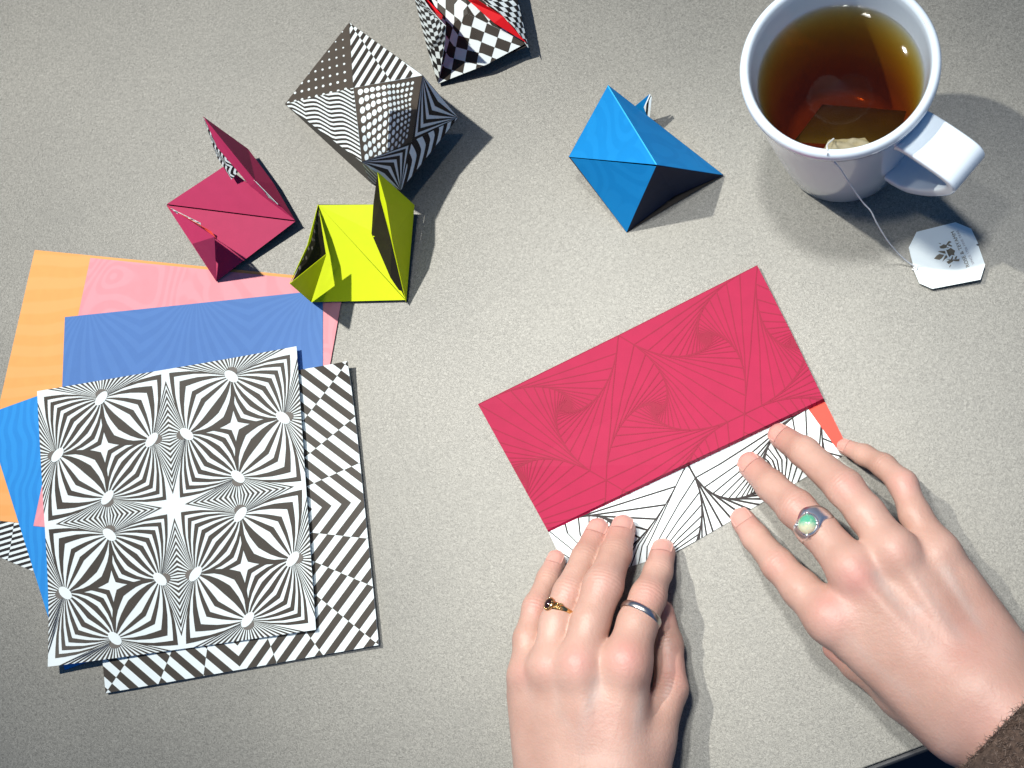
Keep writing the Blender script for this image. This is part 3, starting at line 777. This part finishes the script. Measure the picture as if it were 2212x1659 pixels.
def sdc(P, a, b, ra, rb):
    pa = P-a; ba = b-a; hh = np.clip((pa@ba)/(ba@ba), 0, 1)
    return np.linalg.norm(pa-hh[...,None]*ba, axis=-1)-(ra+(rb-ra)*hh), hh
def smin(a, b, k):
    h = np.maximum(k-np.abs(a-b), 0)/k
    return np.minimum(a, b)-h*h*k*.25
def make_hand(name, parent, fingers, palm, extras, cuts, red_spots, veins, h=.085, mat_=None, ymin=None):
    """fingers: chains of (x,y,height,radius in picture units); palm: list of capsules"""
    def J(t): p = at(*t[:3]); return p, t[3]/pxcm(p)
    fj = [[J(t) for t in f] for f in fingers]; pj = [(J(a), J(b)) for a, b in palm]; ej = [(J(a), J(b), k) for a, b, k in extras]
    allp = [q for f in fj for q in f]+[q for pr in pj for q in pr]
    lo = np.min([p-r for p, r in allp], 0)-.5; hi = np.max([p+r for p, r in allp], 0)+.5
    nn = np.ceil((hi-lo)/h).astype(int)+1
    ax = [lo[k]+h*np.arange(nn[k]) for k in range(3)]
    big = 3.0
    def local(F, a, b, ra, rb, k, pad=.6):
        m = max(ra, rb)+pad+k
        l = np.maximum(((np.minimum(a, b)-m-lo)/h).astype(int), 0); u = np.minimum(((np.maximum(a, b)+m-lo)/h).astype(int)+2, nn)
        s = tuple(slice(l[i], u[i]) for i in range(3))
        G = np.stack(np.meshgrid(*[ax[i][s[i]] for i in range(3)], indexing='ij'), -1)
        d, _ = sdc(G, a, b, ra, rb); F[s] = smin(F[s], d, k)
    Fp = np.full(nn, big)
    for (a, ra), (b, rb) in pj: local(Fp, a, b, ra, rb, .9, 1.0)
    Ff = np.full(nn, big)
    for f in fj:
        G1_ = np.full(nn, big)
        for (a, ra), (b, rb) in zip(f[:-1], f[1:]): local(G1_, a, b, ra, rb, .30)
        Ff = smin(Ff, G1_, .10)
    F = smin(Fp, Ff, .55)
    for (a, ra), (b, rb), k in ej: local(F, a, b, ra, rb, k)
    V, Q = surface_nets(F, lo, h); V = smooth_mesh(V, Q, 3, .5)
    if True:
        # keep skin from sinking through the table
        zz = V[:,2]; V[:,2] = np.where(zz < .16, .16-(.16-zz)*.02, zz)
    o = mesh_obj(name, V, Q.tolist(), [mat_], None, parent, True)
    me = o.data
    redm = np.zeros(len(V))
    for (x, y, hh, r, s) in red_spots:
        p = at(x, y, hh); d = np.linalg.norm((V-p)*np.array([1,1,.6]), axis=1); redm = np.maximum(redm, s*np.exp(-(d/(r/pxcm(p)))**2))
    for f in fj:      # fingertips are pinker
        p, r = f[0]; d = np.linalg.norm(V-p, axis=1); redm = np.maximum(redm, .85*np.exp(-(d/(r*1.7))**2))
    vm = np.zeros(len(V))
    for pl in veins:
        pts_ = [at(*t) for t in pl]
        for a, b in zip(pts_[:-1], pts_[1:]):
            d, _ = sdc(V, a, b, 0, 0); vm = np.maximum(vm, np.exp(-(d/.28)**2))
    wr = np.zeros(len(V)); ws = np.zeros(len(V))
    for f in fj:
        for q in (1, 2):
            if q >= len(f)-1: continue
            p, r = f[q]; d = f[q+1][0]-f[q-1][0]; d /= np.linalg.norm(d); s = (V-p)@d
            dist = np.linalg.norm(V-p-s[:,None]*d, axis=1)
            m_ = np.exp(-(s/(r*.55))**2)*(dist < r*1.25)*(V[:,2] > p[2]-.1*r)*(1 if q == 2 else .7)
            up = m_ > wr; ws[up] = s[up]; wr = np.maximum(wr, m_)
    for nm, arr in (('redness', redm), ('vein', vm), ('wrinkle', wr), ('along', ws)):
        at_ = me.attributes.new(nm, 'FLOAT', 'POINT'); at_.data.foreach_set('value', arr.astype(np.float32))
    return o, fj
def skin_mat():
    m, nt, b, out = mat('skin')
    def A(n): q = node(nt,'ShaderNodeAttribute'); q.attribute_name = n; return q.outputs['Fac']
    tc = node(nt,'ShaderNodeTexCoord')
    n1 = node(nt,'ShaderNodeTexNoise'); n1.inputs['Scale'].default_value = 38; n1.inputs['Detail'].default_value = 5; nt.links.new(tc.outputs['Object'], n1.inputs['Vector'])
    c1 = node(nt,'ShaderNodeValToRGB'); c1.color_ramp.elements[0].position = .3; c1.color_ramp.elements[0].color = (.42,.245,.19,1); c1.color_ramp.elements[1].position = .7; c1.color_ramp.elements[1].color = (.53,.335,.27,1)
    nt.links.new(n1.outputs['Fac'], c1.inputs[0])
    m1 = node(nt,'ShaderNodeMix', data_type='RGBA'); m1.inputs[7].default_value = (.56,.235,.21,1); nt.links.new(c1.outputs[0], m1.inputs[6])
    ml = node(nt,'ShaderNodeMath', operation='MULTIPLY', i_1=.65); nt.links.new(A('redness'), ml.inputs[0]); nt.links.new(ml.outputs[0], m1.inputs[0])
    m2 = node(nt,'ShaderNodeMix', data_type='RGBA'); m2.inputs[7].default_value = (.42,.36,.33,1); nt.links.new(m1.outputs[2], m2.inputs[6])
    mv = node(nt,'ShaderNodeMath', operation='MULTIPLY', i_1=.45); nt.links.new(A('vein'), mv.inputs[0]); nt.links.new(mv.outputs[0], m2.inputs[0])
    nt.links.new(m2.outputs[2], b.inputs['Base Color'])
    b.inputs['Subsurface Weight'].default_value = .22; b.inputs['Subsurface Radius'].default_value = (1,.35,.2); b.inputs['Subsurface Scale'].default_value = .004
    b.inputs['Roughness'].default_value = .48; b.inputs['Specular IOR Level'].default_value = .4
    # bump: pores, fine lines, knuckle wrinkles
    vo = node(nt,'ShaderNodeTexVoronoi'); vo.inputs['Scale'].default_value = 900; nt.links.new(tc.outputs['Object'], vo.inputs['Vector'])
    n2 = node(nt,'ShaderNodeTexNoise'); n2.inputs['Scale'].default_value = 420; n2.inputs['Detail'].default_value = 4; nt.links.new(tc.outputs['Object'], n2.inputs['Vector'])
    n3 = node(nt,'ShaderNodeTexNoise'); n3.inputs['Scale'].default_value = 160; nt.links.new(tc.outputs['Object'], n3.inputs['Vector'])
    al = node(nt,'ShaderNodeMath', operation='MULTIPLY', i_1=34); nt.links.new(A('along'), al.inputs[0])
    ad = node(nt,'ShaderNodeMath', operation='MULTIPLY_ADD', i_1=7.0); nt.links.new(n3.outputs['Fac'], ad.inputs[0]); nt.links.new(al.outputs[0], ad.inputs[2])
    sn = node(nt,'ShaderNodeMath', operation='SINE'); nt.links.new(ad.outputs[0], sn.inputs[0])
    pw = node(nt,'ShaderNodeMath', operation='MULTIPLY'); nt.links.new(sn.outputs[0], pw.inputs[0]); nt.links.new(A('wrinkle'), pw.inputs[1])
    s1 = node(nt,'ShaderNodeMath', operation='MULTIPLY_ADD', i_1=.30); nt.links.new(pw.outputs[0], s1.inputs[0])
    s2 = node(nt,'ShaderNodeMath', operation='MULTIPLY_ADD', i_1=.35); nt.links.new(vo.outputs['Distance'], s2.inputs[0]); nt.links.new(n2.outputs['Fac'], s2.inputs[2])
    nt.links.new(s2.outputs[0], s1.inputs[2])
    bp = node(nt,'ShaderNodeBump'); bp.inputs['Strength'].default_value = .5; bp.inputs['Distance'].default_value = .00035
    nt.links.new(s1.outputs[0], bp.inputs['Height']); nt.links.new(bp.outputs[0], b.inputs['Normal'])
    return m
M_SKIN = skin_mat()
M_NAIL = simple('fingernail', (.60,.31,.26), .22, 0, .6)
M_NAIL.node_tree.nodes['Principled BSDF'].inputs['Subsurface Weight'].default_value = .2
M_NAIL.node_tree.nodes['Principled BSDF'].inputs['Subsurface Scale'].default_value = .003
def nail(hand, fj, tilt=0, up=None):
    (p, r), (q, r2) = fj[0], fj[1]
    d = p-q; d /= np.linalg.norm(d); u = np.array([0,0,1.]) if up is None else np.array(up, float)
    u = u-(u@d)*d; u /= np.linalg.norm(u); w = np.cross(d, u)
    V = []; F = []; nu, nv = 10, 10
    for s in (0,1):
        for j in range(nv+1):
            v = -.75+1.60*j/nv        # along the finger in radii
            edge = 1-.25*max(0,(-v-.35)/.4)**2
            rad = r*(1.045 if v < .1 else (1.045**2-((v-.1)*.98)**2)**.5) + .003 - s*.03
            for i in range(nu+1):
                t = -1+2*i/nu; an = t*math.radians(50)*edge
                vv = v-.14*t*t if j == nv else v*(1-.0*t*t)+ (.18*t*t if j == 0 else 0)
                V.append(p+d*(vv*r)+(u*math.cos(an)+w*math.sin(an)*1.0)*rad)
    N = (nu+1)*(nv+1)
    for s in (0,1):
        for j in range(nv):
            for i in range(nu):
                a = s*N+j*(nu+1)+i; f_ = (a, a+1, a+nu+2, a+nu+1); F.append(f_ if s == 0 else f_[::-1])
    bd = [i for i in range(nu+1)]+[j*(nu+1)+nu for j in range(1,nv+1)]+[nv*(nu+1)+i for i in range(nu-1,-1,-1)]+[j*(nu+1) for j in range(nv-1,0,-1)]
    for k in range(len(bd)): a, b = bd[k], bd[(k+1)%len(bd)]; F.append((a,b,b+N,a+N))
    return mesh_obj('fingernail', V, F, [M_NAIL], None, hand, True)

person = empty('person', at(1700,1650,3), 'person pressing the folded paper flat with both hands, fuzzy brown sleeve', 'person')
LF = [[(1200,1212,.72,22),(1184,1250,1.2,24),(1157,1312,2.0,28),(1140,1380,2.5,31),(1138,1455,2.8,38)],
      [(1290,1149,.75,27),(1265,1204,1.6,30),(1229,1280,2.7,34),(1203,1345,3.1,37),(1186,1440,3.5,42)],
      [(1345,1143,.75,28),(1330,1196,1.7,33),(1303,1264,3.1,42),(1275,1345,3.6,41),(1250,1440,4.0,48)],
      [(1431,1194,.75,28),(1421,1235,1.6,30),(1400,1288,2.8,38),(1377,1345,3.3,43),(1352,1430,3.9,52)],
      [(1430,1322,.85,26),(1442,1392,1.3,32),(1449,1488,1.8,36),(1405,1600,2.4,50)]]
LPalm = [((1138,1460,2.8,38),(1180,1720,2.4,52)),((1186,1445,3.4,42),(1230,1740,2.9,58)),((1250,1445,3.8,48),(1285,1740,3.1,60)),((1352,1435,3.7,52),(1340,1740,3.1,60)),
         ((1405,1600,2.4,50),(1380,1760,2.6,62)),((1132,1500,2.0,35),(1160,1690,1.8,44)),((1270,1600,2.2,60),(1290,1760,2.2,75)),((1300,1520,2.6,85),(1330,1660,2.6,85)),((1290,1740,2.9,110),(1300,1960,3.2,115))]
LX = [((1250,1432,4.35,26),(1250,1450,4.3,26),.9),((1352,1425,4.2,28),(1352,1445,4.2,28),.9),((1186,1438,3.75,22),(1186,1452,3.75,22),.9),
      ((1250,1450,4.62,10),(1275,1640,4.15,8),.5),((1352,1440,4.5,10),(1320,1640,4.0,8),.5),((1188,1450,4.0,9),(1225,1640,3.6,8),.5)]
hl, lfj = make_hand('hand', person, LF, LPalm, LX, None,
   [(1246,1430,5,34,.8),(1350,1420,5,38,.9),(1184,1440,4.2,26,.5),(1302,1262,3.8,30,.45),(1400,1285,3.5,30,.5),(1228,1280,3.3,26,.35),(1136,1455,3.5,26,.5),(1157,1312,2.5,24,.6),(1465,1450,2,45,.5),(1300,1560,5,60,.25)],
   [[(1150,1480,3.6),(1175,1560,3.6),(1190,1680,3.4)],[(1290,1470,4.9),(1260,1560,4.5),(1262,1680,4.2)],[(1390,1500,4.4),(1370,1580,4.2),(1330,1680,4.2)],[(1205,1470,4.2),(1215,1540,4.2),(1262,1600,4.4)]], mat_=M_SKIN)
for f in lfj[:4]: nail(hl, f)
RF = [[(1605,1125,.75,27),(1632,1162,1.2,29),(1680,1220,2.4,35),(1729,1272,3.0,41),(1790,1334,3.6,52)],
      [(1623,1007,.75,29),(1666,1050,1.8,33),(1719,1098,3.2,40),(1767,1145,3.7,41),(1838,1228,4.3,50)],
      [(1687,943,.75,27),(1736,976,1.9,32),(1824,1054,3.4,40),(1870,1110,3.9,40),(1930,1192,4.3,48)],
      [(1827,966,.75,18),(1866,983,1.4,22),(1908,1006,2.2,25),(1950,1046,2.9,30),(1976,1112,3.3,33),(2026,1196,3.7,44)],
      [(1803,1400,.9,27),(1850,1436,1.4,33),(1950,1500,2.2,48)]]
RPalm = [((1788,1332,3.8,47),(2060,1570,3.4,62)),((1838,1228,4.4,45),(2100,1540,3.8,64)),((1930,1190,4.4,44),(2130,1490,3.8,62)),((2026,1196,3.6,46),(2170,1450,3.2,60)),
         ((2060,1260,2.8,48),(2170,1420,2.8,60)),((1900,1400,2.6,60),(2080,1540,2.8,80)),((1950,1500,2.2,48),(2080,1590,2.6,62)),((1850,1330,3.4,70),(2000,1420,3.2,90)),((2118,1500,3.5,128),(2420,1760,4.0,140))]
RX = [((1840,1225,4.8,26),(1850,1240,4.8,26),.9),((1932,1186,4.8,26),(1940,1200,4.8,26),.9),((1792,1332,4.1,26),(1800,1345,4.1,26),.9),
      ((1842,1235,5.2,9),(2040,1450,4.9,7),.35),((1935,1198,5.15,9),(2080,1420,4.9,7),.35),((1795,1340,4.45,9),(2000,1500,4.3,7),.35),((2028,1200,4.4,8),(2120,1390,4.2,7),.35)]
hr, rfj = make_hand('hand', person, RF, RPalm, RX, None,
   [(1850,1248,5.3,42,.9),(1800,1318,4.6,44,.8),(1935,1195,5,30,.35),(1826,1050,4.2,32,.5),(1719,1098,3.9,30,.45),(1680,1222,3,30,.45),(1950,1046,3.4,30,.6),(2080,1400,5,90,.35),(1990,1330,5,60,.2),(2150,1560,6,90,.4)],
   [[(1960,1225,5),(2010,1300,5),(2090,1410,5)],[(1890,1240,5.2),(1950,1330,5),(2060,1450,5)],[(1830,1370,4.6),(1900,1440,4.5),(2010,1530,4.5)],[(2040,1230,4.6),(2090,1320,4.5),(2140,1400,4.5)],[(1950,1330,5),(2010,1300,5)]], mat_=M_SKIN)
for f in rfj[:4]: nail(hr, f)

# ---------- sleeve
M_WOOL = simple('brown_wool', (.085,.055,.040), .95); shaded_noise(M_WOOL, 420, .7)
M_WOOL2 = simple('brown_wool_light', (.20,.145,.115), .95)
a0 = at(2191,1543,3.7); a1 = at(2480,1810,4.2); axd = (a1-a0)/np.linalg.norm(a1-a0)
u_ = np.cross(axd, [0,0,1]); u_ /= np.linalg.norm(u_); v_ = np.cross(u_, axd)
V = []; F = []; ns, nr = 60, 72
for i in range(ns+1):
    t = i/ns
    for j in range(nr):
        an = 2*math.pi*j/nr; R = 3.35+.5*t+.09*math.sin(j*2.7+i*1.3)*math.sin(i*.9+j)+.10*math.sin(an*3+t*5)
        if i == 0: R -= .25
        V.append(a0+axd*(t*12)+R*(u_*math.cos(an)+v_*math.sin(an)))
for i in range(ns):
    for j in range(nr): F.append((i*nr+j, i*nr+(j+1)%nr, (i+1)*nr+(j+1)%nr, (i+1)*nr+j))
# turned-in cuff
b = len(V)
for j in range(nr): an = 2*math.pi*j/nr; V.append(a0+axd*.8+2.9*(u_*math.cos(an)+v_*math.sin(an)))
for j in range(nr): F.append((j, b+j, b+(j+1)%nr, (j+1)%nr))
sleeve = mesh_obj('sleeve', V, F, [M_WOOL], None, person, True)
V = []; F = []; MI = []
for k in range(14000):
    t = rng.uniform(0,1)**1.5; an = rng.uniform(0, 2*math.pi); R = 3.30+.5*t
    base = a0+axd*(t*7-.02)+R*(u_*math.cos(an)+v_*math.sin(an))
    nrm = u_*math.cos(an)+v_*math.sin(an)
    d = nrm*rng.uniform(.2,1)+np.cross(nrm, axd)*rng.normal(0,.9)+axd*rng.normal(-.1,.8); d /= np.linalg.norm(d)
    L = rng.uniform(.15,.42); s = np.cross(d, rng.normal(size=3)); s /= np.linalg.norm(s); w = .014
    m_ = base+d*L*.55; e_ = base+d*L*.8+np.cross(d, s)*L*.45*rng.normal(0,1)
    q = len(V); V += [base-s*w, base+s*w, m_+s*w*.8, m_-s*w*.8, e_]; F += [(q,q+1,q+2,q+3),(q+3,q+2,q+4)]; c_ = int(rng.uniform() < .45); MI += [c_, c_]
fz = mesh_obj('wool_fibres', V, F, [M_WOOL, M_WOOL2], MI, sleeve); fz['kind'] = 'stuff'

# ================================================================ RINGS
def frame_at(fj, i, t):
    (p, r), (q, r2) = fj[i], fj[i+1]; c = p+(q-p)*t; rad = r+(r2-r)*t; d = (p-q)/np.linalg.norm(p-q)   # d towards fingertip
    u = np.array([0,0,1.]); u = u-(u@d)*d; u /= np.linalg.norm(u); w = np.cross(d, u)
    return c, rad, d, u, w
def band(name, c, R, d, u, w, wf, th, m, parent=None, n=72, zf=None):
    """ring of radius R about axis d; wf(phi) half width, th thickness"""
    V = []; F = []; K = 10
    for i in range(n):
        ph = 2*math.pi*i/n; rd = u*math.cos(ph)+w*math.sin(ph); hw = wf(ph); z0 = zf(ph) if zf else 0
        for k in range(K):
            a = 2*math.pi*k/K
            V.append(c+rd*(R+th/2+th/2*math.cos(a))+d*(z0+hw*math.sin(a)))
    for i in range(n):
        for k in range(K): F.append((i*K+k, ((i+1)%n)*K+k, ((i+1)%n)*K+(k+1)%K, i*K+(k+1)%K))
    return mesh_obj(name, V, F, [m], None, parent, True)
def blob(name, c, ax, rr, m, parent, n=18, dome=False):
    V = []; F = []; k = n//2+1
    for i in range(k):
        th = math.pi*i/(k-1)*(.5 if dome else 1)
        for j in range(n):
            ph = 2*math.pi*j/n
            V.append(c+ax[0]*rr[0]*math.sin(th)*math.cos(ph)+ax[1]*rr[1]*math.sin(th)*math.sin(ph)+ax[2]*rr[2]*math.cos(th))
    for i in range(k-1):
        for j in range(n): F.append((i*n+j, (i+1)*n+j, (i+1)*n+(j+1)%n, i*n+(j+1)%n))
    return mesh_obj(name, V, F, [m], None, parent, True)
M_SIL = simple('silver', (.88,.88,.87), .33, 1, bump=(120,.15,.0004))
M_STEEL = simple('grey_metal', (.60,.57,.53), .28, 1, bump=(200,.1,.0003))
M_GOLD = simple('gold', (.80,.50,.20), .16, 1)
M_GARNET = simple('dark_stone', (.02,.006,.004), .05, 0, .8)
# silver plain band, left hand first finger
c, r, d, u, w = frame_at(lfj[3], 2, .72)
d2 = d+w*.12; d2 /= np.linalg.norm(d2); u2 = u-(u@d2)*d2; u2 /= np.linalg.norm(u2); w2 = np.cross(d2, u2)
rg = band('ring', c, r*1.01, d2, u2, w2, lambda ph: .17, .13, M_STEEL); setorigin(rg, c)
tag(rg, 'plain grey metal band on the finger next to the thumb of the left hand', 'ring')
# gold ring with dark stone
c, r, d, u, w = frame_at(lfj[1], 2, .66)
gr = empty('ring', c, 'small gold ring with a dark oval stone on the left hand', 'ring')
band('ring_band', c, r*1.01, d, u, w, lambda ph: .09+.12*math.exp(-(((ph+.5+math.pi)%(2*math.pi)-math.pi)/.7)**2), .07, M_GOLD, gr)
def around(c, r, u, w, ph): 
    rd = u*math.cos(ph)+w*math.sin(ph); return c+rd*r, rd, -u*math.sin(ph)+w*math.cos(ph)
sgn = 1 if (np.array([*( -w[:2]),0])@(at(1180,1325)-at(1203,1325))) > 0 else -1
p_, n_, t_ = around(c, r+.06, u, w, -.62*sgn)
p_ = p_+n_*.05
blob('bezel', p_, (t_, d, n_), (.28,.34,.12), M_GOLD, gr)
blob('stone', p_+n_*.05, (t_, d, n_), (.20,.27,.15), M_GARNET, gr, 20)
for k in range(14):
    a = 2*math.pi*k/14; blob('bead', p_+n_*.06+t_*.22*math.cos(a)+d*.28*math.sin(a), (t_, d, n_), (.042,.042,.042), M_GOLD, gr, 8)
for k, (a_, b_) in enumerate(((-.18,.10),(-.12,-.13),(.06,.13),(.10,-.08),(-.02,.0))):
    p2, n2_, t2 = around(c, r+.10, u, w, a_*sgn); blob('leaf_bead', p2+d*b_, (t2, d, n2_), (.10,.065,.05), M_GOLD, gr, 10)
# opal ring
c, r, d, u, w = frame_at(rfj[1], 2, .86)
orr = empty('ring', c, 'wide silver ring with a round green opal on the right hand', 'ring')
def wf(ph):
    ph = (ph+math.pi) % (2*math.pi)-math.pi; return .24+.34*math.exp(-(abs(ph)/1.15)**4)+.07*math.cos(ph*5)*math.exp(-(ph/1.4)**2)
band('ring_band', c, r*1.03, d, u, w, wf, .08, M_SIL, orr, 120, lambda ph: .05*math.sin(ph*4))
p_, n_, t_ = around(c, r+.07, u, w, 0)
off = at(1749,1137, p_[2]); tt = float((off-p_)@w); tt = max(-.5, min(.5, tt)); dd_ = float((off-p_)@d); dd_ = max(-.25, min(.25, dd_))
p_, n_, t_ = around(c, r+.12, u, w, tt/(r+.06)); p_ = p_+d*dd_*.6
def opal_mat():
    m, nt, b, out = mat('opal'); tc = node(nt,'ShaderNodeTexCoord'); mp = node(nt,'ShaderNodeSeparateXYZ'); nt.links.new(tc.outputs['Generated'], mp.inputs[0])
    nz = node(nt,'ShaderNodeTexNoise'); nz.inputs['Scale'].default_value = 4; nt.links.new(tc.outputs['Generated'], nz.inputs['Vector'])
    ad = node(nt,'ShaderNodeMath', operation='MULTIPLY_ADD', i_1=.6); nt.links.new(nz.outputs['Fac'], ad.inputs[0]); nt.links.new(mp.outputs[1], ad.inputs[2])
    r_ = node(nt,'ShaderNodeValToRGB'); e = r_.color_ramp.elements; e[0].position = .55; e[0].color = (.60,.56,.38,1); e[1].position = 1.0; e[1].color = (.10,.38,.24,1)
    x = e.new(.78); x.color = (.34,.50,.35,1)
    nt.links.new(ad.outputs[0], r_.inputs[0]); nt.links.new(r_.outputs[0], b.inputs['Base Color'])
    b.inputs['Roughness'].default_value = .08; b.inputs['Subsurface Weight'].default_value = .3; b.inputs['Subsurface Scale'].default_value = .003
    b.inputs['Coat Weight'].default_value = 1
    return m
blob('bezel', p_, (t_, d, n_), (.53,.53,.16), M_SIL, orr, 32)
blob('stone', p_+n_*.06, (t_, d, n_), (.45,.45,.34), opal_mat(), orr, 32)
for k in range(4):
    a = math.pi/4+k*math.pi/2; blob('prong', p_+n_*.13+(t_*math.cos(a)+d*math.sin(a))*.50, (t_, d, n_), (.09,.09,.07), M_SIL, orr, 12)
